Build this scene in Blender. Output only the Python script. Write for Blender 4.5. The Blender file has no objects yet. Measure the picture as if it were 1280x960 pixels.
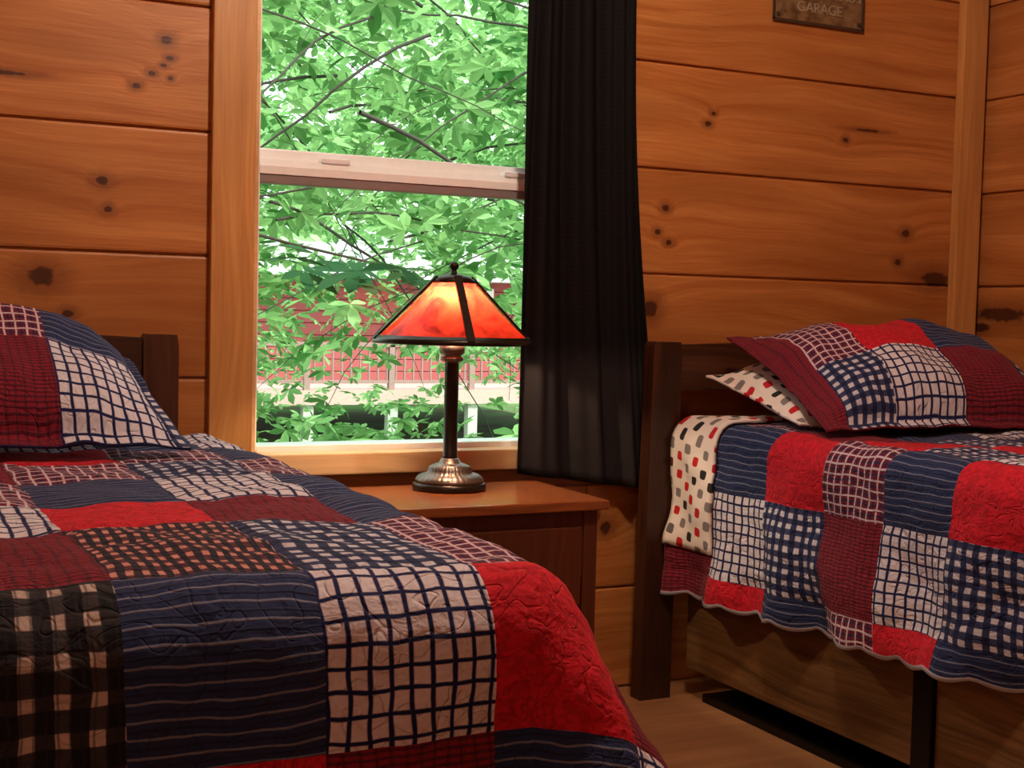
import bpy, bmesh, math, random
from mathutils import Vector, Matrix, noise, Euler
random.seed(7)
sc=bpy.context.scene
try:
    sc.view_settings.view_transform='Standard'
    sc.view_settings.look='None'
except Exception: pass
COL=bpy.context.collection

# ------------------------------------------------ camera
cam=bpy.data.cameras.new("camera"); co=bpy.data.objects.new("camera",cam); COL.objects.link(co)
co.matrix_world=Matrix.Translation((0,-3.08,.99))@Matrix.Rotation(math.radians(-26.2),4,'Z')@Matrix.Rotation(math.radians(87.0),4,'X')@Matrix.Rotation(math.radians(1.4),4,'Z')
cam.sensor_width=36; cam.lens=1700/1280*36; cam.clip_start=.02
sc.camera=co

# ------------------------------------------------ node helpers
class G:
    def __init__(s,name):
        s.m=bpy.data.materials.new(name); s.m.use_nodes=True
        s.t=s.m.node_tree; s.t.nodes.clear()
        s.out=s.t.nodes.new('ShaderNodeOutputMaterial')
    def n(s,typ,props=None,**inp):
        nd=s.t.nodes.new(typ)
        for k,v in (props or {}).items(): setattr(nd,k,v)
        for k,v in inp.items():
            key=int(k[1:]) if k[0]=='i' and k[1:].isdigit() else k.replace('_',' ')
            s.set(nd.inputs[key],v)
        return nd
    def set(s,sock,v):
        if isinstance(v,bpy.types.NodeSocket): s.t.links.new(v,sock)
        else:
            if isinstance(v,(tuple,list)) and len(v)==3 and sock.type=='RGBA': v=(*v,1)
            sock.default_value=v
    def math(s,op,a,b=0.0,c=None,clamp=False):
        nd=s.t.nodes.new('ShaderNodeMath'); nd.operation=op; nd.use_clamp=clamp
        s.set(nd.inputs[0],a); s.set(nd.inputs[1],b)
        if c is not None: s.set(nd.inputs[2],c)
        return nd.outputs[0]
    def vmath(s,op,a,b=(0,0,0)):
        nd=s.t.nodes.new('ShaderNodeVectorMath'); nd.operation=op
        s.set(nd.inputs[0],a); s.set(nd.inputs[1],b)
        return nd.outputs['Value'] if op in('LENGTH','DISTANCE','DOT_PRODUCT') else nd.outputs[0]
    def mix(s,f,a,b,blend='MIX'):
        nd=s.t.nodes.new('ShaderNodeMix'); nd.data_type='RGBA'; nd.blend_type=blend
        s.set(nd.inputs[0],f); s.set(nd.inputs[6],a); s.set(nd.inputs[7],b)
        return nd.outputs[2]
    def noise(s,vec,scale,detail=2,rough=.5,dist=0):
        nd=s.n('ShaderNodeTexNoise',Scale=scale,Detail=detail,Roughness=rough,Distortion=dist)
        if vec is not None: s.set(nd.inputs['Vector'],vec)
        return nd
    def mr(s,v,a,b,c=0.,d=1.,smooth=False):
        nd=s.t.nodes.new('ShaderNodeMapRange'); nd.clamp=True
        if smooth: nd.interpolation_type='SMOOTHSTEP'
        s.set(nd.inputs[0],v)
        for i,x in enumerate((a,b,c,d)): s.set(nd.inputs[i+1],x)
        return nd.outputs[0]
    def bsdf(s,color,rough=.5,bump=None,bstr=.3,bdist=.005,spec=.5,metal=0,**kw):
        nd=s.n('ShaderNodeBsdfPrincipled')
        s.set(nd.inputs['Base Color'],color); s.set(nd.inputs['Roughness'],rough)
        s.set(nd.inputs['Metallic'],metal); s.set(nd.inputs['Specular IOR Level'],spec)
        for k,v in kw.items(): s.set(nd.inputs[k.replace('_',' ')],v)
        if bump is not None:
            b=s.n('ShaderNodeBump',Strength=bstr,Distance=bdist); s.set(b.inputs['Height'],bump)
            s.t.links.new(b.outputs[0],nd.inputs['Normal'])
        s.t.links.new(nd.outputs[0],s.out.inputs[0]); return nd
    def xyz(s,v):
        nd=s.n('ShaderNodeSeparateXYZ'); s.set(nd.inputs[0],v); return nd.outputs
    def comb(s,x,y,z):
        nd=s.n('ShaderNodeCombineXYZ'); s.set(nd.inputs[0],x); s.set(nd.inputs[1],y); s.set(nd.inputs[2],z); return nd.outputs[0]

PL=.2775
SEAMS=[.0,.27,.5475,.825,1.1025,1.38,1.6575,1.935,2.2125,2.5]
def wood(name,axis='x',light=(.71,.305,.094),dark=(.48,.155,.036),knots=(),planks=True,rough=.42,gs=1.0,plankw=PL,plank0=.27,pa='z',var=.35,rknots=0.):
    g=G(name)
    pos=g.n('ShaderNodeNewGeometry').outputs['Position']
    X=g.xyz(pos); d=dict(x=X[0],y=X[1],z=X[2])
    L=d[axis]; others=[k for k in 'xyz' if k!=axis]
    P=others[-1] if axis!='z' else 'x'; O=[k for k in others if k!=P][0]
    if planks: 
        if pa=='z' : P='z'; O=[k for k in others if k!='z'][0]
        idx=g.math('FLOOR',g.math('DIVIDE',g.math('SUBTRACT',d[pa],plank0),plankw))
        wn=g.n('ShaderNodeTexWhiteNoise',{'noise_dimensions':'1D'}); g.set(wn.inputs['W'],g.math('MULTIPLY',idx,1.37)); rnd=wn.outputs['Value']
    else: rnd=.37
    D=None
    for (kx,kz,a,b) in knots:
        dx=g.math('MULTIPLY',g.math('SUBTRACT',L,kx),1/a); dz=g.math('MULTIPLY',g.math('SUBTRACT',d[P],kz),1/b)
        r=g.math('SQRT',g.math('ADD',g.math('MULTIPLY',dx,dx),g.math('MULTIPLY',dz,dz)))
        D=r if D is None else g.math('MINIMUM',D,r)
    if D is not None:
        wob=g.noise(pos,60,2); D=g.math('ADD',D,g.math('MULTIPLY',g.math('SUBTRACT',wob.outputs[0],.5),.9))
    off=g.math('MULTIPLY',rnd,17.0)
    zc=g.math('MULTIPLY',d[P],26*gs)
    if D is not None: zc=g.math('ADD',zc,g.math('DIVIDE',2.4,g.math('ADD',g.math('MAXIMUM',D,0),.8)))
    lw=g.noise(g.comb(g.math('ADD',g.math('MULTIPLY',L,1.6),off),g.math('MULTIPLY',d[P],3.5),0.0),1.0,1).outputs[0]
    zc=g.math('ADD',zc,g.math('MULTIPLY',lw,3.5))
    vec=g.comb(g.math('ADD',g.math('MULTIPLY',L,.8*gs),off),zc,g.math('MULTIPLY',d[O],26*gs))
    n1=g.noise(vec,1.3,5,.68,.4).outputs[0]
    vec2=g.comb(g.math('MULTIPLY',L,6*gs),g.math('MULTIPLY',d[P],190*gs),g.math('MULTIPLY',d[O],190*gs))
    n2=g.noise(vec2,1.0,3,.6).outputs[0]
    big=g.noise(g.comb(g.math('ADD',g.math('MULTIPLY',L,1.3),off),g.math('MULTIPLY',d[P],5.0),0.0),1.0,2).outputs[0]
    f=g.mr(g.math('ADD',g.math('MULTIPLY',n1,.75),g.math('MULTIPLY',n2,.25)),.38,.62)
    c=g.mix(f,light,dark)
    c=g.mix(g.mr(big,.40,.68,0,.6),c,tuple(x*.58 for x in dark))
    if planks: c=g.mix(g.math('MULTIPLY',rnd,var),c,tuple(x*.6 for x in dark))
    if D is not None:
        c=g.mix(g.mr(D,3.2,1.0,0,.6,True),c,(.20,.06,.018))
        c=g.mix(g.mr(D,1.1,.7,0,.9,True),c,(.055,.014,.007))
    b=g.math('ADD',g.math('MULTIPLY',n1,.4),g.math('MULTIPLY',n2,.4))
    g.bsdf(c,rough,b,.3,.003,.4)
    return g.m

KN=[(.642,1.574,.013,.010),(.651,1.535,.009,.006),(.637,1.518,.008,.005),(.652,1.491,.006,.005),(.611,1.498,.009,.006),(.577,1.468,.010,.007),
(.507,1.256,.015,.010),(.519,1.194,.010,.008),(.382,1.044,.030,.022),(.437,.965,.013,.009),(.30,1.47,.05,.005),
(2.083,1.509,.011,.008),(2.10,1.538,.008,.006),(2.551,1.502,.010,.007),(2.63,1.535,.05,.004),(1.957,1.277,.012,.010),(1.934,1.213,.010,.008),(1.970,1.187,.011,.008),
(2.785,1.25,.015,.011),(2.76,1.165,.012,.010),(2.905,1.12,.055,.022),(1.92,1.01,.022,.024),(1.80,.43,.018,.018),(1.72,.41,.012,.010),(-.5,1.2,.02,.015),(-.9,.97,.02,.015)]
pineN=wood("pine_planks_x",'x',knots=KN)
pineR=wood("pine_planks_y",'y',knots=[(-.10,1.02,.10,.022),(-.02,.98,.05,.015),(-.8,1.25,.02,.015),(-1.5,.96,.02,.015),(-2.1,1.5,.02,.02)])
pineV=wood("pine_trim",'z',light=(.74,.38,.13),dark=(.55,.24,.070),planks=False,knots=[(.80,1.08,.005,.006),(.786,.62,.006,.008)])
pineC=wood("pine_ceiling",'x',planks=True,pa='y')
floorM=wood("floor_laminate",'x',light=(.54,.28,.135),dark=(.37,.175,.075),planks=True,pa='y',plankw=.13,plank0=0,rough=.28,var=.35)
headM=wood("dark_walnut",'x',light=(.095,.032,.014),dark=(.035,.013,.007),planks=False,rough=.38)
postM=wood("dark_walnut_v",'z',light=(.095,.032,.014),dark=(.035,.013,.007),planks=False,rough=.38)
oakM=wood("oak_laminate",'y',light=(.26,.14,.055),dark=(.10,.046,.018),planks=False,rough=.4,gs=1.6)
nsM=wood("nightstand_cherry",'x',light=(.34,.100,.030),dark=(.20,.055,.017),planks=False,rough=.22)
sillM=wood("sill_pine",'x',light=(.84,.58,.33),dark=(.70,.44,.22),planks=False)

def plain(name,c,rough=.5,metal=0,spec=.5,bumps=None,var=.13):
    g=G(name); 
    tc=g.n('ShaderNodeTexCoord').outputs['Object']
    nz=g.noise(tc,bumps or 40,3).outputs[0]
    col=g.mix(g.mr(nz,.3,.7),tuple(x*(1-var) for x in c),tuple(min(1,x*(1+var)) for x in c))
    g.bsdf(col,rough,nz,.1,.001,spec,metal); return g.m
blackM=plain("black_metal",(.012,.011,.011),.4,.6)
vinylM=plain("white_vinyl",(.93,.93,.95),.3,var=.02)
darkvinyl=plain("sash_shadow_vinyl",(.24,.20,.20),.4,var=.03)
bronzeM=plain("lamp_bronze",(.17,.14,.12),.36,.8)
bronzeD=plain("lamp_dark_bronze",(.035,.026,.020),.33,.7)
mattM=plain("mattress_ticking",(.6,.58,.55),.9)
brassM=plain("aged_brass",(.25,.18,.09),.4,.9)

# ------------------------------------------------ mesh helpers
def obj(name,verts,faces,mats,parent=None,fm=None,uv=None,smooth=False):
    me=bpy.data.meshes.new(name); me.from_pydata(verts,[],faces); 
    for m in (mats if isinstance(mats,(list,tuple)) else [mats]): me.materials.append(m)
    if fm: me.polygons.foreach_set('material_index',fm)
    if uv:
        l=me.uv_layers.new(name='UVMap')
        for lp in me.loops: l.data[lp.index].uv=uv[lp.vertex_index]
    if smooth: me.polygons.foreach_set('use_smooth',[True]*len(me.polygons))
    me.update()
    o=bpy.data.objects.new(name,me); COL.objects.link(o)
    if parent: o.parent=parent
    return o
def empty(name,loc=(0,0,0)):
    e=bpy.data.objects.new(name,None); e.location=loc; e.empty_display_size=.05; COL.objects.link(e); return e
class Boxes:
    def __init__(s): s.v=[];s.f=[];s.m=[]
    def box(s,x0,x1,y0,y1,z0,z1,mi=0,bev=0.0):
        if bev<=0:
            b=len(s.v)
            s.v+=[(x0,y0,z0),(x1,y0,z0),(x1,y1,z0),(x0,y1,z0),(x0,y0,z1),(x1,y0,z1),(x1,y1,z1),(x0,y1,z1)]
            fs=[(0,3,2,1),(4,5,6,7),(0,1,5,4),(1,2,6,5),(2,3,7,6),(3,0,4,7)]
            s.f+=[tuple(b+i for i in q) for q in fs]; s.m+=[mi]*6; return s
        bm=bmesh.new(); r=bmesh.ops.create_cube(bm,size=1)
        for v in bm.verts: v.co=Vector(((x0+x1)/2+v.co.x*(x1-x0),(y0+y1)/2+v.co.y*(y1-y0),(z0+z1)/2+v.co.z*(z1-z0)))
        bmesh.ops.bevel(bm,geom=bm.edges[:],offset=bev,segments=2,affect='EDGES',profile=.6)
        s.add(bm,mi); bm.free(); return s
    def add(s,bm,mi=0,M=None):
        bm.verts.ensure_lookup_table(); b=len(s.v)
        for i,v in enumerate(bm.verts): v.index=i
        for v in bm.verts: s.v.append(tuple((M@v.co) if M else v.co))
        for f in bm.faces: s.f.append(tuple(b+v.index for v in f.verts)); s.m.append(mi)
    def prism(s,poly,ax,a0,a1,mi=0):
        b=len(s.v); n=len(poly)
        for a in (a0,a1):
            for (p,q) in poly:
                s.v.append({'x':(a,p,q),'y':(p,a,q),'z':(p,q,a)}[ax])
        s.f.append(tuple(b+i for i in range(n))[::-1]); s.f.append(tuple(b+n+i for i in range(n)))
        s.m+=[mi,mi]
        for i in range(n): s.f.append((b+i,b+(i+1)%n,b+n+(i+1)%n,b+n+i)); s.m.append(mi)
    def make(s,name,mats,parent=None):
        o=obj(name,s.v,s.f,mats,parent,s.m)
        bm=bmesh.new(); bm.from_mesh(o.data); bmesh.ops.recalc_face_normals(bm,faces=bm.faces[:]); bm.to_mesh(o.data); bm.free()
        return o
def lathe(name,prof,mat,parent,loc,seg=48,flute=None):
    v=[];f=[]
    for (r,z) in prof:
        for k in range(seg):
            a=2*math.pi*k/seg; rr=r
            if flute and flute[0]<z<flute[1]: rr=r*(1+.03*math.cos(a*seg/3))
            v.append((rr*math.cos(a)+loc[0],rr*math.sin(a)+loc[1],z+loc[2]))
    for i in range(len(prof)-1):
        for k in range(seg):
            f.append((i*seg+k,i*seg+(k+1)%seg,(i+1)*seg+(k+1)%seg,(i+1)*seg+k))
    f.append(tuple(range(seg))[::-1]); f.append(tuple((len(prof)-1)*seg+k for k in range(seg)))
    o=obj(name,v,f,mat,parent,smooth=True)
    o.data.polygons[-1].use_smooth=False;o.data.polygons[-2].use_smooth=False
    return o

# ------------------------------------------------ room
XL,XR,YB,ZC=-1.6,3.07,-4.4,2.5
WX0,WX1,WZ0,WZ1=.84,1.74,.645,2.12
def plankwall_x(b,x0,x1,z0,z1,y=0,th=.02):
    for a,c in zip(SEAMS[:-1],SEAMS[1:]):
        lo=max(a,z0)+ (.0025 if a>=z0 else 0); hi=min(c,z1)-(.0025 if c<=z1 else 0)
        if hi-lo<.03: continue
        b.box(x0,x1,y,y+th,lo,hi,0,.006)
    b.box(x0,x1,y+.012,y+.15,z0,z1,0)
b=Boxes()
plankwall_x(b,XL,WX0,0,ZC); plankwall_x(b,WX1,XR,0,ZC)
plankwall_x(b,WX0,WX1,0,WZ0-.001); plankwall_x(b,WX0,WX1,WZ1,ZC)
b.make("wall_north",pineN)
def plankwall_y(name,x,sgn):
    b=Boxes()
    for a,c in zip(SEAMS[:-1],SEAMS[1:]):
        b.box(min(x,x+sgn*.02),max(x,x+sgn*.02),YB,0,a+.0025,c-.0025,0,.006)
    b.box(min(x+sgn*.012,x+sgn*.15),max(x+sgn*.012,x+sgn*.15),YB,.15,0,ZC)
    b.make(name,pineR)
plankwall_y("wall_east",XR,1); plankwall_y("wall_west",XL,-1)
b=Boxes()
for a,c in zip(SEAMS[:-1],SEAMS[1:]): b.box(XL,XR,YB-.02,YB,a+.003,c-.003,0,.004)
b.box(XL-.15,XR+.15,YB-.15,YB-.012,0,ZC); b.make("wall_south",pineN)
b=Boxes(); b.box(XL-.15,XR+.15,YB-.15,.15,-.1,0); b.make("floor",floorM)
b=Boxes(); b.box(XL-.15,XR+.15,YB-.15,.15,ZC,ZC+.1); b.make("ceiling",pineC)
b=Boxes(); b.box(.742,.842,-.022,.0,0,ZC,0,.003); b.make("trim_1",pineV)
b=Boxes(); b.box(1.735,1.805,-.022,.0,.60,2.22,0,.003); b.make("trim_2",pineV)
b=Boxes(); b.box(2.955,3.045,-.03,.0,0,ZC,0,.004); b.make("trim_3",pineV)
b=Boxes(); b.box(.842,1.735,-.022,0,2.12,2.22,0,.003); b.make("trim_4",pineV)
w=empty("window_1",(0,0,0))
b=Boxes()
b.box(.842,1.735,-.03,.05,.597,.648,0,.004)
b.make("sill",sillM,w)
b=Boxes()
b.box(.84,.855,.0,.15,.648,2.12); b.box(1.725,1.74,0,.15,.648,2.12); b.box(.855,1.725,0,.15,2.105,2.12)
b.make("jamb",sillM,w)
b=Boxes()
yo=.035
b.box(.855,.868,yo,yo+.09,.65,2.105,0,.002); b.box(1.71,1.725,yo,yo+.09,.65,2.105,0,.002)
b.box(.868,1.71,yo,yo+.09,.64,.662,0,.002); b.box(.868,1.71,yo,yo+.09,2.08,2.105,0,.002)
b.box(.868,1.71,yo+.04,yo+.075,1.325,1.363,0,.004)
b.prism([(yo+.0,1.300),(yo+.0,1.318),(yo+.012,1.335),(yo+.04,1.338),(yo+.04,1.300)],'x',.868,1.71,0)
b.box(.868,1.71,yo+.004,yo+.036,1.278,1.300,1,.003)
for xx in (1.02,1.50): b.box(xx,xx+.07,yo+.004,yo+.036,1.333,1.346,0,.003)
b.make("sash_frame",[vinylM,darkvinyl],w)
g=G("window_glass")
fr=g.n('ShaderNodeFresnel',IOR=1.5); tr=g.n('ShaderNodeBsdfTransparent',Color=(.97,.99,.98,1)); gl=g.n('ShaderNodeBsdfGlossy',Roughness=.0)
mx=g.n('ShaderNodeMixShader'); g.t.links.new(fr.outputs[0],mx.inputs[0]); g.t.links.new(tr.outputs[0],mx.inputs[1]); g.t.links.new(gl.outputs[0],mx.inputs[2]); g.t.links.new(mx.outputs[0],g.out.inputs[0])
obj("glass",[(.868,.055,.66),(1.71,.055,.66),(1.71,.055,1.28),(.868,.055,1.28),(.868,.095,1.36),(1.71,.095,1.36),(1.71,.095,2.09),(.868,.095,2.09)],[(0,1,2,3),(4,5,6,7)],g.m,w)

# ------------------------------------------------ curtain
g=G("black_curtain_cloth")
uv=g.n('ShaderNodeUVMap').outputs[0]; U=g.xyz(uv)
def grid(g,c,per,w):
    f=g.math('PINGPONG',g.math('DIVIDE',c,per),.5)
    return g.mr(f,w,w*.55)
gx=grid(g,U[0],.012,.12); gy=grid(g,U[1],.012,.12)
gg=g.math('MAXIMUM',gx,gy)
lamp_glow=g.mr(U[1],.92,.84)    # lamp light below the shade rim, painted in as greyer cloth
cc_=g.mix(gg,(.0045,.004,.005),(.009,.0075,.008)); cc_=g.mix(lamp_glow,cc_,(.022,.019,.022))
g.bsdf(cc_,.75,gg,.3,.001,.12)
curM=g.m
v=[];f=[];uvs=[]
NX,NZ=150,60
for j in range(NZ+1):
    t=j/NZ; 
    x0=1.512; x1=1.812+.11*t**2.2
    for i in range(NX+1):
        s=i/NX
        z=2.17-t*(2.17-(.588-.055*s))
        ph=2*math.pi*3.6*(s+.05*math.sin(5*s+1.5*t))
        amp=.016*(.7+.3*t)
        x=x0+(x1-x0)*s; y=-.058+amp*math.sin(ph)+.006*math.sin(ph*2.3+t*3)
        v.append((x,y,z)); uvs.append((s*.95,z))
for j in range(NZ):
    for i in range(NX):
        a=j*(NX+1)+i; f.append((a,a+1,a+NX+2,a+NX+1))
ce=empty("curtain")
o=obj("curtain_panel",v,f,curM,ce,uv=uvs,smooth=True)
md=o.modifiers.new("s",'SOLIDIFY'); md.thickness=.002
b=Boxes()
bm=bmesh.new(); bmesh.ops.create_cone(bm,cap_ends=True,segments=16,radius1=.011,radius2=.011,depth=1.25,matrix=Matrix.Translation((1.29,-.058,2.17))@Matrix.Rotation(math.pi/2,4,'Y')); b.add(bm); bm.free()
b.box(.70,.715,-.07,-.0,2.16,2.18); b.box(1.86,1.875,-.07,-.0,2.16,2.18)
b.make("curtain_rod",blackM,ce)

# ------------------------------------------------ sign
s=empty("wall_sign",(2.435,-.004,1.90))
g=G("sign_tarnished_metal"); tc=g.n('ShaderNodeTexCoord').outputs['Object']
nz=g.noise(tc,22,5,.65).outputs[0]
g.bsdf(g.mix(g.mr(nz,.35,.65),(.38,.28,.15),(.14,.08,.04)),.45,nz,.3,.002,.5,.5); sM=g.m
b=Boxes(); b.box(-.155,.155,-.004,.0,-.09,.14,0,.001)
b.box(-.158,.158,-.007,-.0035,-.094,-.086,1); b.box(-.158,.158,-.007,-.0035,.136,.144,1);b.box(-.158,-.150,-.007,-.0035,-.09,.14,1);b.box(.150,.158,-.007,-.0035,-.09,.14,1)
b.box(-.145,-.135,-.010,-.004,-.08,-.07,1);b.box(.135,.145,-.010,-.004,-.08,-.07,1)
o=b.make("plate",[sM,plain("sign_edge",(.09,.06,.04),.5,.5)],s)
letM=plain("letter_tin",(.50,.44,.32),.4,.5)
def text(body,size,loc):
    cu=bpy.data.curves.new("lettering",'FONT'); cu.body=body; cu.size=size; cu.extrude=.0015; cu.align_x='CENTER'
    to=bpy.data.objects.new("lettering",cu); COL.objects.link(to); to.parent=s; to.location=loc; to.rotation_euler=(math.pi/2,0,0)
    cu.materials.append(letM)
text("KNUCKLEHEADS",.038,(0,-.006,-.016)); text("GARAGE",.040,(0,-.006,-.060))

# ------------------------------------------------ fabric patch materials
def patchmat(kind,scale=1.0):
    g=G("quilt_"+kind)
    uv=g.n('ShaderNodeUVMap').outputs[0]
    wn=g.noise(uv,14,2); wob=g.vmath('SCALE',g.vmath('SUBTRACT',wn.outputs['Color'],(.5,.5,.5)))
    wob.node.inputs['Scale'].default_value=.012
    U=g.xyz(g.vmath('ADD',uv,wob)); u,v=U[0],U[1]
    q=g.noise(uv,22,0,.5,1.6).outputs[0]
    st=g.mr(g.math('ABSOLUTE',g.math('SUBTRACT',q,.5)),0.0,.05,0,1,True)
    fine=g.noise(uv,160,3,.6).outputs[0]
    wr=g.noise(g.comb(g.math('MULTIPLY',U[0],26),g.math('MULTIPLY',U[1],70),0.0),1,3).outputs[0]
    wr2=g.noise(uv,30,3,.6,1.0).outputs[0]
    H=g.math('ADD',g.math('MULTIPLY',st,.5),g.math('ADD',g.math('MULTIPLY',wr,.9),g.math('MULTIPLY',wr2,1.1)))
    def lines(c,per,w): return grid(g,c,per,w)
    rough=.85
    if kind=='R':
        pn=g.noise(uv,38,1,.5,2.5).outputs[0]
        c=g.mix(g.mr(pn,.45,.55),(.66,.013,.034),(.50,.009,.025))
    elif kind=='N':
        l=lines(v,.017,.10); l2=lines(v,.0085,.16)
        c=g.mix(g.math('MULTIPLY',l2,.5),(.020,.036,.12),(.008,.012,.048))
        c=g.mix(g.math('MULTIPLY',l,.6),c,(.30,.34,.50)); H=g.math('ADD',H,g.math('MULTIPLY',l2,1.0))
    elif kind=='W':
        l=g.math('MAXIMUM',lines(u,.0235,.16),lines(v,.0245,.13))
        c=g.mix(l,(.74,.73,.84),(.008,.015,.095))
    elif kind=='B':
        a=g.mr(g.math('PINGPONG',g.math('DIVIDE',u,.026),.5),.22,.28); b_=g.mr(g.math('PINGPONG',g.math('DIVIDE',v,.026),.5),.24,.30)
        c=g.mix(a,(.010,.017,.070),(.04,.055,.15)); c=g.mix(b_,c,g.mix(a,(.03,.045,.13),(.64,.65,.76)))
    elif kind=='K':
        a=g.mr(g.math('PINGPONG',g.math('DIVIDE',u,.032),.5),.26,.30); b_=g.mr(g.math('PINGPONG',g.math('DIVIDE',v,.036),.5),.29,.33)
        c=g.mix(a,(.006,.007,.014),(.045,.042,.05)); c=g.mix(b_,c,g.mix(a,(.028,.026,.034),(.54,.45,.42)))
        l=lines(u,.011,.14); c=g.mix(g.math('MULTIPLY',l,.6),c,(.02,.02,.03))
    elif kind=='Q':
        a=g.mr(g.math('PINGPONG',g.math('DIVIDE',u,.015),.5),.24,.30); b_=g.mr(g.math('PINGPONG',g.math('DIVIDE',v,.030),.5),.26,.32)
        c=g.mix(a,(.010,.012,.035),(.10,.03,.045)); c=g.mix(b_,c,g.mix(a,(.03,.02,.035),(.66,.30,.27)))
    elif kind=='P':
        l=g.math('MAXIMUM',lines(u,.022,.11),lines(v,.022,.11)); l3=g.math('MAXIMUM',lines(u,.011,.2),lines(v,.011,.2))
        c=g.mix(l3,(.18,.012,.034),(.02,.018,.07)); c=g.mix(l,c,(.66,.56,.66))
    elif kind=='M':
        l=lines(v,.008,.25); l2=lines(u,.017,.16)
        c=g.mix(g.math('MULTIPLY',l,.8),(.26,.016,.036),(.085,.009,.025)); c=g.mix(g.math('MULTIPLY',l2,.5),c,(.035,.01,.03)); H=g.math('ADD',H,g.math('MULTIPLY',l,.4))
    c=g.mix(g.mr(fine,.3,.7,0,.3),c,g.mix(.5,c,(.02,.02,.02)))
    g.bsdf(c,rough,H,.6,.007,.2,Sheen_Weight=.05)
    return g.m
KINDS='RNWBKQPM'
PM=[patchmat(k) for k in KINDS]
g=G("quilt_binding"); g.bsdf((.45,.47,.58),.9); PM.append(g.m)
g=G("patterned_sheet")
uv=g.n('ShaderNodeUVMap').outputs[0]
rot=g.n('ShaderNodeVectorRotate',{'rotation_type':'Z_AXIS'}); g.set(rot.inputs['Vector'],uv); rot.inputs['Angle'].default_value=.12
U=g.xyz(rot.outputs[0]); per=.048
cu_=g.math('DIVIDE',U[0],per*.8); row=g.math('FLOOR',cu_)
cv_=g.math('ADD',g.math('DIVIDE',U[1],per),g.math('MULTIPLY',row,.5)); fv=g.math('FLOOR',cv_)
a=g.math('ABSOLUTE',g.math('SUBTRACT',g.math('FRACT',cu_),.5)); b_=g.math('ABSOLUTE',g.math('SUBTRACT',g.math('FRACT',cv_),.5))
sq=g.mr(g.math('POWER',g.math('ADD',g.math('POWER',g.math('MULTIPLY',a,1/.30),4),g.math('POWER',g.math('MULTIPLY',b_,1/.24),4)),.25),1.05,.95)
wnn=g.n('ShaderNodeTexWhiteNoise',{'noise_dimensions':'2D'}); g.set(wnn.inputs['Vector'],g.comb(row,fv,0.0))
rv=wnn.outputs['Value']
cc=g.mix(g.mr(rv,.44,.45),(.55,.02,.03),(.03,.03,.035)); cc=g.mix(g.mr(rv,.66,.67),cc,(.24,.22,.23)); 
nz=g.noise(uv,10,3).outputs[0]
g.bsdf(g.mix(sq,(.86,.81,.78),cc),.85,nz,.5,.02,.2); sheetM=g.m

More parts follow.
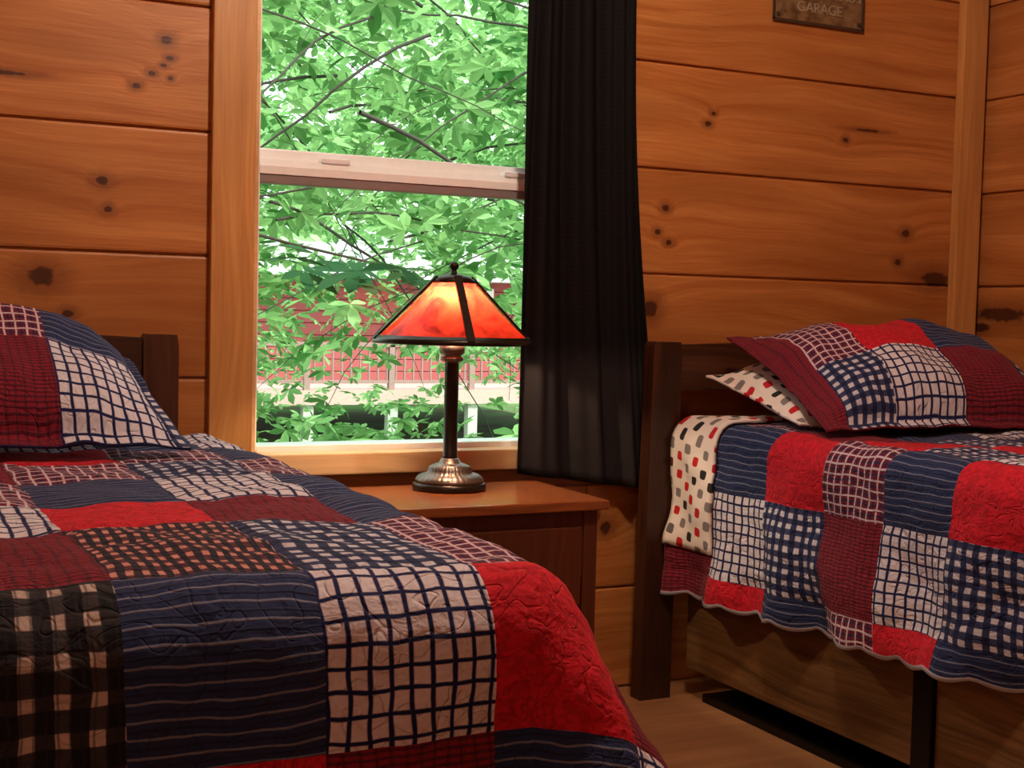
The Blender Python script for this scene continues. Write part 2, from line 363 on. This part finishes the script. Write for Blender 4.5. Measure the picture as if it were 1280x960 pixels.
# ------------------------------------------------ quilt builder
def glines(bounds,step):
    out=[]
    for a,c in zip(bounds[:-1],bounds[1:]):
        n=max(1,round((c-a)/step))
        out+=[a+(c-a)*i/n for i in range(n)]
    return out+[bounds[-1]]
def build_cloth(name,xc,yt,hw,R,top,cb,qb,cells,swap,mats,flare=.08,cflare=.58,off=0,scallop=True,step=.0125,parent=None,seed=0,puff=1.0,foldk=1.0,taper=0.0):
    C=glines(cb,step); Q=glines(qb,step); v=[];uvs=[];f=[];fm=[]
    cmin,cmax,qmax=cb[0],cb[-1],qb[-1]
    def ramp(x): return max(0,1-x/.05)
    for q in Q:
        for c in C:
            c2,q2=c,q
            if scallop:
                q2=q+ramp(qmax-q)*.014*abs(math.sin(math.pi*c/.10))
                if c<0: c2=c-ramp(c-cmin)*.014*abs(math.sin(math.pi*q/.10))
                elif cmax>hw+.12: c2=c+ramp(cmax-c)*.014*abs(math.sin(math.pi*q/.10))
            if taper and c2<-hw: c2=-hw+(c2+hw)*(1-taper*min(1,max(0,(q-qb[0])/1.1)))
            a=max(0,abs(c2)-hw); sg=1 if c2>0 else -1; bq=max(0,q2)
            cx=max(-hw,min(hw,c2)); cy=min(q2,0); r=math.hypot(a,bq)
            sd=Vector((c*3+seed,q*3,0))
            def seamd(x,B): return min(abs(x-t) for t in B)
            sdist=min(seamd(c,cb),seamd(q,qb))
            pf=puff*(.004*(1-math.exp(-sdist/.012))+.004*noise.noise(Vector((c*26,q*26,seed)))+.008*noise.noise(Vector((c*11,q*11,seed+5))))
            if r<1e-9:
                z=top+pf+.012*noise.noise(sd)+off
                P=Vector((xc+cx,yt-cy,z))
            else:
                dx,dy=a/r,bq/r; cf=2*dx*dy
                fl=flare+cflare*cf; th=math.atan(fl)
                arc=R*(math.pi/2-th)
                if r<arc:
                    t=r/R; gR=R*math.sin(t); h=R*(1-math.cos(t)); nx,nz=math.sin(t),math.cos(t)
                    e=0
                else:
                    t=math.pi/2-th; e=r-arc
                    gR=R*math.sin(t)+e*math.cos(t); h=R*(1-math.cos(t))+e*math.sin(t); nx,nz=math.sin(t),math.cos(t)
                al=(q if a>bq else c)
                fold=foldk*min(e,.35)*(.06*math.sin(al*2*math.pi/.27+2*noise.noise(Vector((al*3,seed,0))))*(1-cf)+.12*noise.noise(Vector((c*6+seed,q*6,1))))
                w=pf+off+fold
                n=Vector((dx*nx,dy*nx,nz))
                x=cx+sg*(gR*dx+n.x*w); y=cy+gR*dy+n.y*w; z=top-h+n.z*w+.012*noise.noise(sd)*max(0,1-r/.1)
                P=Vector((xc+x,yt-y,z))
            v.append(P); uvs.append((q,c) if swap else (c,q))
    nc=len(C)
    for j in range(len(Q)-1):
        for i in range(nc-1):
            f.append((j*nc+i,j*nc+i+1,(j+1)*nc+i+1,(j+1)*nc+i))
            mc=(C[i]+C[i+1])/2; mq=(Q[j]+Q[j+1])/2
            ci=sum(1 for t in cb[1:-1] if mc>t); qi=sum(1 for t in qb[1:-1] if mq>t)
            fm.append(cells(ci,qi))
    o=obj(name,v,f,mats,parent,fm,uvs,True)
    md=o.modifiers.new("thick",'SOLIDIFY'); md.thickness=.008; md.offset=-1
    return o
def K(ch): return KINDS.index(ch)

# ------------------------------------------------ beds
def headboard(parent,x0,x1,pw=.075,lean=0):
    b=Boxes()
    for (xa,xb,s_) in ((x0,x0+pw,1),(x1-pw,x1,-1)):
        b.prism([(xa-lean*s_,0),(xb-lean*s_*.5,0),(xb,.90),(xb-.004,.925),(xa+.006,.925),(xa,.915)],'y',-.135,-.088,1)
    n=20; pts=[]
    xa,xb=x0+pw,x1-pw
    for i in range(n+1):
        t=i/n; pts.append((xa+(xb-xa)*t,.918+.012*math.sin(math.pi*t)))
    b.prism(pts+[(xb,.80),(xa,.80)],'y',-.128,-.094,0)
    b.box(xa,xb,-.122,-.10,.30,.66,0,.004)
    b.box(xa,xb,-.128,-.092,.64,.68,0,.004)
    b.make("headboard",[headM,postM],parent)
    return b
LB=empty("bed")
headboard(LB,-.42,.648)
b=Boxes(); b.box(-.34,.62,-1.70,-.14,.42,.665,0,.05); b.make("mattress",mattM,LB)
b=Boxes(); b.box(-.36,.64,-1.72,-.13,.24,.42,0,.006)
for xx in (-.35,.58):
    for yy in (-1.70,): b.box(xx,xx+.05,yy,yy+.05,0,.25)
b.make("bed_frame",headM,LB)
rowsy=[-.14,-.42,-.64,-.87,-1.13,-1.35,-1.69]
yt=-1.69
qb=sorted([yt-y for y in rowsy]+[.205,.42])
xc=.135; hw=.55
cb=[-hw-.40,-hw-.2,-.365-xc,-.165-xc,.035-xc,.24-xc,.44-xc,.635-xc,.835-xc,hw+.40]
LG=["NMWRPNWMN","WRNWRNRPN","RPBMWPQBN","MNRBWPNWR","BWMRWRMPN","PRWNMQBPN","NBRPKNWRM","RMNWPRMNW"]
def fix(row,a): r=list(LG[row]); r[3:8]=list(a); LG[row]=''.join(r)
fix(0,"RRWNW"); fix(1,"NNRPN"); fix(2,"RMPBP"); fix(3,"NPNWN"); fix(4,"BWRMN"); fix(5,"RMQBP"); fix(6,"NKNWR"); fix(7,"RPRMN")
build_cloth("patchwork_quilt",xc,yt,hw,.07,.70,cb,qb,lambda c,q:K(LG[min(q,7)][min(c,8)]),False,PM,seed=3)

RB=empty("bed")
headboard(RB,1.850,2.985,.085,.012)
b=Boxes(); b.box(1.975,2.95,-1.93,-.145,.44,.68,0,.05); b.make("mattress",mattM,RB)
b=Boxes(); b.box(1.985,2.93,-1.9,-.15,.08,.44,2)
for (y0,y1) in ((-.988,-.15),(-1.88,-1.047)):
    b.box(1.965,1.99,y0,y1,.08,.42,0,.004)
b.box(1.955,2.0,-1.045,-.99,0.0,.44,1,.003); b.box(1.985,2.10,-1.9,-.20,0.0,.022,1,.003)  # low black floor strip stands in for the dark under the bed
b.box(1.985,2.03,-1.90,-1.86,0,.1,1);b.box(2.85,2.9,-1.9,-1.86,0,.1,1);b.box(2.85,2.9,-.3,-.2,0,.1,1)
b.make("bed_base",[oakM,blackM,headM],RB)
yt2=-1.9; xc2=2.4375; hw2=.4625
ry=[-.14,-.331,-.53,-.735,-.93,-1.12,-1.31,-1.5,-1.7,-1.9]
qb2=sorted([yt2-y for y in ry]+[.2,.4])
cb2=[-hw2-.455,-hw2-.447,-hw2-.394,-hw2-.18,-hw2+.02,-hw2+.22,-hw2+.42,-hw2+.62,-hw2+.82,hw2+.09]
# rows run head -> foot; string = lower edge..top
RH=["MMNWRNBM","RWNPMRWN","NBRMNWPR","PMPRBNMW","RWNBRMPN","NBRWNPRB","MRBNWRMP","PWMRPNBR","RNPMBWRN","WMRNPBMW","BNWRMPNB"]
build_cloth("patchwork_quilt",xc2,yt2,hw2,.05,.715,cb2,qb2,lambda c,q:8 if c==0 else K(RH[min(q,10)][min(c-1,7)]),True,PM,seed=9,flare=.03,taper=.075)
build_cloth("bed_sheet",xc2,yt2,hw2,.05,.715,[-hw2-.335,-hw2+.45],[yt2+.145,yt2+.335],lambda c,q:0,True,[sheetM],seed=9,flare=.03,off=.014,scallop=False)

# ------------------------------------------------ pillows
def pillow(name,W,Hh,T,ub,vb,cells,mats,M,flange=.03,seed=0,bottom=.45,nx=84,ny=60,shear=0,droop=0):
    v=[];f=[];fm=[];uvs=[]
    def lin(B,n):
        return glines(B,(B[-1]-B[0])/n)
    Ux=lin(ub,nx); Vy=lin(vb,ny); 
    nu,nv=len(Ux),len(Vy)
    for side in (1,-1):
        for y in Vy:
            for x in Ux:
                a=abs(x)/(W/2); c=abs(y)/(Hh/2)
                fx=1-flange/(W/2); fy=1-flange/(Hh/2)
                p=max(0,1-(a/fx)**2.6)**.62*max(0,1-(c/fy)**2.6)**.62 if a<fx and c<fy else 0
                px=x*(1-.055*(1-c*c)*a**2*1.0); py=y*(1-.07*(1-a*a)*c**2)
                w=noise.noise(Vector((x*7+seed,y*7,side*2)))*.022*min(1,p*3)+noise.noise(Vector((x*20,y*20,seed)))*.006
                fl=.010*noise.noise(Vector((x*11,y*11,seed+3)))*(1 if p==0 else 0)
                z=side*(T*p*(1 if side>0 else bottom)+.003)+w*(1 if side>0 else .3)+fl
                vv=(y/Hh+.5)
                px-=shear*vv*max(0,x/(W/2)*.6+.4)
                if y>0: z-=droop*(a*c)**2; py-=droop*.9*(a*c)**2
                v.append(M@Vector((px,py,z))); uvs.append((x,y))
    for s_ in (0,1):
        base=s_*nu*nv
        for j in range(nv-1):
            for i in range(nu-1):
                q=(base+j*nu+i,base+j*nu+i+1,base+(j+1)*nu+i+1,base+(j+1)*nu+i)
                f.append(q if s_==0 else q[::-1])
                mx_=(Ux[i]+Ux[i+1])/2; my=(Vy[j]+Vy[j+1])/2
                fm.append(cells(sum(1 for t in ub[1:-1] if mx_>t),sum(1 for t in vb[1:-1] if my>t)))
    n=nu*nv
    ring=[i for i in range(nu)]+[j*nu+nu-1 for j in range(1,nv)]+[(nv-1)*nu+i for i in range(nu-2,-1,-1)]+[j*nu for j in range(nv-2,0,-1)]
    for k in range(len(ring)):
        a=ring[k]; c=ring[(k+1)%len(ring)]
        f.append((c,a,a+n,c+n)); fm.append(fm[0])
    return obj(name,v,f,mats,None,fm,uvs,True)
def PMx(loc,tilt,yaw,roll=0):
    return Matrix.Translation(loc)@Matrix.Rotation(yaw,4,'Z')@Matrix.Rotation(tilt,4,'X')@Matrix.Rotation(roll,4,'Y')
pillow("pillow",.72,.49,.115,[-.36,-.27,-.05,.14,.335,.36],[-.245,-.02,.245],lambda c,r:K(["NMMWBN","RWPNNB"][r][c]),PM,
       PMx((.212,-.392,.836),math.radians(25),math.radians(-2)),seed=1,shear=.055,droop=.055)
pillow("pillow",.76,.50,.12,[-.38,-.31,-.17,.03,.23,.38],[-.25,-.04,.25],lambda c,r:K(["MBWMBN","MPRNWN"][r][c]),PM,
       PMx((2.385,-.460,.842),math.radians(24),math.radians(-5)),seed=4)
pillow("pillow",.66,.40,.075,[-.33,.33],[-.20,.20],lambda c,r:0,[sheetM],PMx((2.325,-.350,.790),math.radians(14),0),seed=8,flange=.01,bottom=.5)

# ------------------------------------------------ nightstand
NS=empty("nightstand")
b=Boxes()
b.box(.965,1.545,-.455,-.085,.553,.575,0,.004)
x0,x1,y0,y1=.985,1.525,-.435,-.095
for xx in (x0,x1-.035):
    for yy in (y0,y1-.035): b.box(xx,xx+.035,yy,yy+.035,0,.553,1,.002)
b.box(x0+.035,x1-.035,y0+.006,y0+.02,.40,.553,1); b.box(x0+.035,x1-.035,y0+.006,y0+.02,.11,.13,1)
b.box(x0+.04,x1-.04,y0-.002,y0+.014,.335,.515,1,.004); b.box(x0+.04,x1-.04,y0-.002,y0+.014,.14,.325,1,.004)
b.box(x0+.006,x0+.02,y0+.03,y1-.03,.11,.553,1); b.box(x1-.02,x1-.006,y0+.03,y1-.03,.11,.553,1)
b.box(x0+.03,x1-.03,y1-.02,y1-.006,.11,.553,1); b.box(x0+.02,x1-.02,y0+.01,y1-.01,.11,.125,1)
b.make("cabinet",[nsM,wood("nightstand_side",'z',light=(.15,.040,.016),dark=(.085,.022,.010),planks=False,rough=.35)],NS)
for zz in (.425,.235): lathe("knob",[(.004,0),(.005,.008),(.012,.014),(.012,.02),(.006,.024)],brassM,NS,(0,0,0)).matrix_world=Matrix.Translation((1.255,y0-.002,zz))@Matrix.Rotation(math.pi/2,4,'X')

# ------------------------------------------------ lamp
LX,LY,LZ=1.268,-.185,.575
L=empty("table_lamp")
lathe("base",[(.084,0),(.086,.004),(.086,.014),(.080,.018)],bronzeD,L,(LX,LY,LZ))
lathe("base_dome",[(.080,.018),(.080,.024),(.074,.030),(.066,.036),(.052,.040),(.049,.046),(.047,.054),(.036,.060),(.026,.063),(.022,.070),(.0185,.074)],bronzeM,L,(LX,LY,LZ),96,(.026,.056))
lathe("stem",[(.0185,.074),(.0165,.078),(.0165,.300),(.020,.304),(.020,.312),(.0165,.316),(.024,.322),(.026,.330),(.022,.338),(.012,.342),(.010,.37),(.016,.375),(.016,.40)],bronzeD,L,(LX,LY,LZ))
lathe("collar",[(.0175,.296),(.027,.302),(.027,.308),(.020,.312),(.0285,.318),(.030,.330),(.026,.338),(.018,.342)],bronzeM,L,(LX,LY,LZ))
g=G("mica_shade"); tc=g.n('ShaderNodeTexCoord').outputs['Object']
nz=g.noise(tc,13,6,.7,1.6).outputs[0]; n2=g.noise(tc,48,4,.7,.5).outputs[0]
c=g.mix(g.mr(g.math('ADD',g.math('MULTIPLY',nz,.7),g.math('MULTIPLY',n2,.3)),.40,.60),(.54,.034,.015),(.17,.006,.005))
tl=g.n('ShaderNodeBsdfTranslucent'); g.set(tl.inputs[0],c)
pr=g.n('ShaderNodeBsdfPrincipled',Roughness=.3); g.set(pr.inputs['Base Color'],g.mix(.35,c,(.25,.08,.06)))
mx=g.n('ShaderNodeMixShader'); mx.inputs[0].default_value=.35
g.t.links.new(tl.outputs[0],mx.inputs[1]); g.t.links.new(pr.outputs[0],mx.inputs[2]); g.t.links.new(mx.outputs[0],g.out.inputs[0])
ZR,ZT,RR,RT=.345,.492,.182,.038
seg=96; v=[];f=[]
for j in range(9):
    t=j/8; r=RT+(RR-RT)*t; z=ZT+(ZR-ZT)*t-.006*math.sin(math.pi*t)
    for k in range(seg):
        a=2*math.pi*k/seg; v.append((LX+r*math.cos(a),LY+r*math.sin(a),LZ+z))
for j in range(8):
    for k in range(seg): f.append((j*seg+k,(j+1)*seg+k,(j+1)*seg+(k+1)%seg,j*seg+(k+1)%seg))
obj("shade_panels",v,f,g.m,L,smooth=True)
lathe("shade_rim",[(RR-.004,ZR-.005),(RR+.002,ZR-.006),(RR+.004,ZR+.001),(RR-.005,ZR+.013),(RR-.007,ZR+.008),(RR-.006,ZR-.004)],bronzeD,L,(LX,LY,LZ),96)
me=bpy.data.objects["shade_rim"].data
bm=bmesh.new(); bm.from_mesh(me); bm.faces.ensure_lookup_table()
bmesh.ops.delete(bm,geom=[f_ for f_ in bm.faces if len(f_.verts)>4],context='FACES'); bm.to_mesh(me); bm.free()
b=Boxes()
va=math.atan2(-3.08-LY,0-LX)
for k in range(4):
    a=va+math.radians(13)+k*math.pi/2
    ca,sa=math.cos(a),math.sin(a)
    base=len(b.v); 
    for t in (0,1):
        r=RT+(RR-RT)*t; z=ZT+(ZR-ZT)*t; hwid=.009
        for off in (.001,.005):
            for s_ in (-1,1):
                b.v.append((LX+(r+off)*ca-s_*hwid*sa,LY+(r+off)*sa+s_*hwid*ca,LZ+z+off))
    for q in ((0,1,3,2),(4,6,7,5),(2,3,7,6),(0,4,5,1),(0,2,6,4),(1,5,7,3)): b.f.append(tuple(base+i for i in q)); b.m.append(0)
b.make("shade_straps",bronzeD,L)
lathe("shade_cap",[(RT+.010,ZT-.014),(RT+.010,ZT-.004),(RT-.002,ZT+.004),(.022,ZT+.008),(.008,ZT+.011),(.006,ZT+.018),(.011,ZT+.024),(.012,ZT+.030),(.007,ZT+.036),(.002,ZT+.038)],bronzeD,L,(LX,LY,LZ))
g=G("warm_bulb_glass"); em=g.n('ShaderNodeEmission',Color=(1,.60,.28,1),Strength=14.0); tr=g.n('ShaderNodeBsdfTransparent'); ad=g.n('ShaderNodeAddShader')
g.t.links.new(em.outputs[0],ad.inputs[0]); g.t.links.new(tr.outputs[0],ad.inputs[1]); g.t.links.new(ad.outputs[0],g.out.inputs[0])
# bulb sits a little off the stem, toward the room
BX,BY=LX-.020,LY-.030
lathe("bulb",[(.008,.40),(.014,.41),(.022,.425),(.025,.44),(.022,.453),(.012,.462),(.002,.465)],g.m,L,(BX,BY,LZ),24)
def light(name,typ,loc,power,color,size=.1,rot=None,parent=None):
    l=bpy.data.lights.new(name,typ); l.energy=power; l.color=color
    if typ=='POINT': l.shadow_soft_size=size
    if typ=='AREA': l.size=size
    o=bpy.data.objects.new(name,l); o.location=loc; COL.objects.link(o)
    if rot: o.rotation_euler=rot
    if parent: o.parent=parent
    return o
light("bulb_light",'POINT',(BX,BY,LZ+.435),9.0,(1,.72,.44),.02,parent=L)

CF=empty("ceiling_light")
lathe("fixture_base",[(.14,0),(.15,-.01),(.15,-.03),(.13,-.035)][::-1],bronzeD,CF,(1.15,-1.40,ZC))
light("ceiling_light_source",'POINT',(1.15,-1.40,ZC-.18),62,(1,.80,.61),.07,parent=CF)
light("fill_light",'POINT',(-1.0,-3.6,1.9),14,(1,.80,.62),.12)  # added fill light, out of view behind the camera, no fixture

# ------------------------------------------------ outside
def leafmat(name,c1,c2,tm=.45):
    g=G(name); 
    oi=g.n('ShaderNodeNewGeometry').outputs['Random Per Island']
    oi=g.math('POWER',oi,1.4)
    c=g.mix(oi,c1,c2)
    df=g.n('ShaderNodeBsdfDiffuse'); tl=g.n('ShaderNodeBsdfTranslucent'); g.set(df.inputs[0],c); g.set(tl.inputs[0],g.mix(.3,c,(.5,.8,.3)))
    mx=g.n('ShaderNodeMixShader'); mx.inputs[0].default_value=tm
    g.t.links.new(df.outputs[0],mx.inputs[1]); g.t.links.new(tl.outputs[0],mx.inputs[2]); g.t.links.new(mx.outputs[0],g.out.inputs[0]); return g.m
leafA=leafmat("leaf_green",(.03,.15,.035),(.46,.78,.34))
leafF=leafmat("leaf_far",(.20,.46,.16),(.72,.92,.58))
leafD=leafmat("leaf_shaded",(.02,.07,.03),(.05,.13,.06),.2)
barkM=plain("bark",(.05,.045,.035),.9)
def leaves(name,pts,mat,parent,tilt=.8):
    v=[];f=[]
    for (p,sz) in pts:
        M=Matrix.Translation(p)@Euler((random.uniform(-tilt,tilt),random.uniform(-tilt,tilt),random.uniform(0,6.28))).to_matrix().to_4x4()
        n=5
        for k in range(n):
            a=(k-2)*.95+random.uniform(-.12,.12); l=sz*(1.0-.16*abs(k-2)); w=l*.21
            ca,sa=math.cos(a),math.sin(a); dr=-random.uniform(.1,.35)*l
            loc=[(0,0,0),(.35*l,w*.8,.12*dr),(.68*l,w,.45*dr),(l,0,dr),(.68*l,-w,.45*dr),(.35*l,-w*.8,.12*dr),]
            bs=len(v)
            for (x,y,z) in loc: v.append(tuple(M@Vector((x*ca-y*sa,x*sa+y*ca,z))))
            f.append((bs,bs+1,bs+2,bs+3)); f.append((bs,bs+3,bs+4,bs+5))
    return obj(name,v,f,mat,parent)
TR=empty("tree")
pts=[]
tries=0
while len(pts)<8600 and tries<110000:
    tries+=1
    d=random.uniform(5.5,15.5); sx=random.uniform(.14,.66); sz=random.uniform(-.16,.33)
    x=sx*d; y=-3.08+d; z=.99+sz*d
    dens=noise.noise(Vector((x*.8,y*.7,z*2.6)))*.5+.5
    if sz>.065: thr=.46
    elif sz>.03: thr=.51
    elif sz>-.04: thr=.57
    else: thr=.60
    if dens<thr: continue
    pts.append(((x,y,z),random.uniform(.08,.155)))
leaves("leaves",pts,leafA,TR)
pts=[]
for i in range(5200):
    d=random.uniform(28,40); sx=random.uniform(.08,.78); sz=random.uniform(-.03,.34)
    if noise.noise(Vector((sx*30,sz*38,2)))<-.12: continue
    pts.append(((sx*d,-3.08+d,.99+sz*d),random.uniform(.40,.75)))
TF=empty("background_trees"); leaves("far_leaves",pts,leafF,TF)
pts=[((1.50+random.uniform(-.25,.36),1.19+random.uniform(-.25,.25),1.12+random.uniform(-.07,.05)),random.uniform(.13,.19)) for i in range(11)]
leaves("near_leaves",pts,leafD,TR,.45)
def tube(name,paths,mat,parent):
    cu=bpy.data.curves.new(name,'CURVE'); cu.dimensions='3D'; cu.bevel_depth=1; cu.bevel_resolution=1
    for P in paths:
        sp=cu.splines.new('POLY'); sp.points.add(len(P)-1)
        for i,(p,r) in enumerate(P): sp.points[i].co=(*p,1); sp.points[i].radius=r
    cu.materials.append(mat); o=bpy.data.objects.new(name,cu); COL.objects.link(o); o.parent=parent
paths=[]
for i in range(60):
    d=random.uniform(5,8); sx=random.uniform(.12,.7); sz=random.uniform(.05,.34)
    p=Vector((sx*d,-3.08+d,.99+sz*d)); dr=Vector((random.choice((-1,1))*random.uniform(.5,1),random.uniform(-.2,.2),random.uniform(-.4,.35))).normalized()
    P=[]; r=random.uniform(.004,.011)
    for k in range(14):
        P.append((tuple(p),r*(1-k/16))); dr=(dr+Vector((random.uniform(-.2,.2),random.uniform(-.2,.2),random.uniform(-.22,.12)))).normalized(); p=p+dr*.16
    paths.append(P)
paths.append([((.2,4.0,-1.2),.14),((.25,4.0,1),.12),((.1,4.1,3),.10),((.3,4.2,5.5),.07)])
tube("branches",paths,barkM,TR)
tube("near_twig",[[((.3,1.6,1.5),.012),((.8,1.4,1.33),.009),((1.3,1.25,1.2),.006),((1.6,1.2,1.14),.004)]],barkM,TR)
g=G("forest_floor"); pos=g.n('ShaderNodeNewGeometry').outputs['Position']
nz=g.noise(pos,1.3,5).outputs[0]; g.bsdf(g.mix(g.mr(nz,.4,.6),(.12,.10,.06),(.10,.24,.06)),.95)
obj("ground",[(-25,.2,-.7),(40,.2,-.7),(40,16,-1.15),(-25,16,-1.15),(40,60,-1.0),(-25,60,-1.0)],[(0,1,2,3),(3,2,4,5)],g.m)
CB=empty("red_cabin")
redM=plain("red_siding",(.36,.085,.085),.7); deckM=plain("deck_boards",(.60,.40,.36),.8); railM=plain("deck_railing",(.36,.22,.20),.8); greyM=plain("weathered_post",(.52,.55,.48),.8); roofM=plain("shingles",(.40,.42,.42),.9)
b=Boxes()
for k in range(9): b.box(2,13,18.5,18.62,-.25+k*.2,-.25+k*.2+.19,0,.01)
b.box(2,13,18.6,24,-.3,1.5,0); b.prism([(17.8,1.5),(24.4,1.5),(21,2.2)],'x',1.6,13.4,1)
b.make("cabin_body",[redM,roofM],CB)
b=Boxes()
b.box(2,13,16.4,18.5,-.46,-.24,0)
for k in range(9):
    x=2.1+k*1.35; b.box(x,x+.16,16.45,16.6,-1.15,-.46,1); b.box(x,x+.09,16.42,16.52,-.24,.45,2)
b.box(2,13,16.42,16.52,.42,.48,2); b.box(2,13,16.44,16.50,-.14,-.09,2)
for k in range(75): b.box(2.1+k*.145,2.122+k*.145,16.45,16.49,-.14,.44,2)
b.make("deck",[deckM,greyM,railM],CB)
b=Boxes()
for x in (4.3,9.0): b.box(x,x+1.2,18.44,18.52,.3,1.4,0,.02); b.box(x+.1,x+1.1,18.43,18.45,.4,1.3,1)
b.make("cabin_windows",[vinylM,plain("cabin_pane",(.25,.45,.55),.1)],CB)

wd=bpy.data.worlds.new("world"); sc.world=wd; wd.use_nodes=True; nt=wd.node_tree; bg=nt.nodes['Background']
bg.inputs[0].default_value=(.86,1.0,.97,1); bg.inputs[1].default_value=2.4
sn=bpy.data.lights.new("sun",'SUN'); sn.energy=5.8; sn.color=(1,.98,.88); sn.angle=.05
so=bpy.data.objects.new("sun",sn); COL.objects.link(so); so.rotation_euler=(math.radians(32),math.radians(18),0)
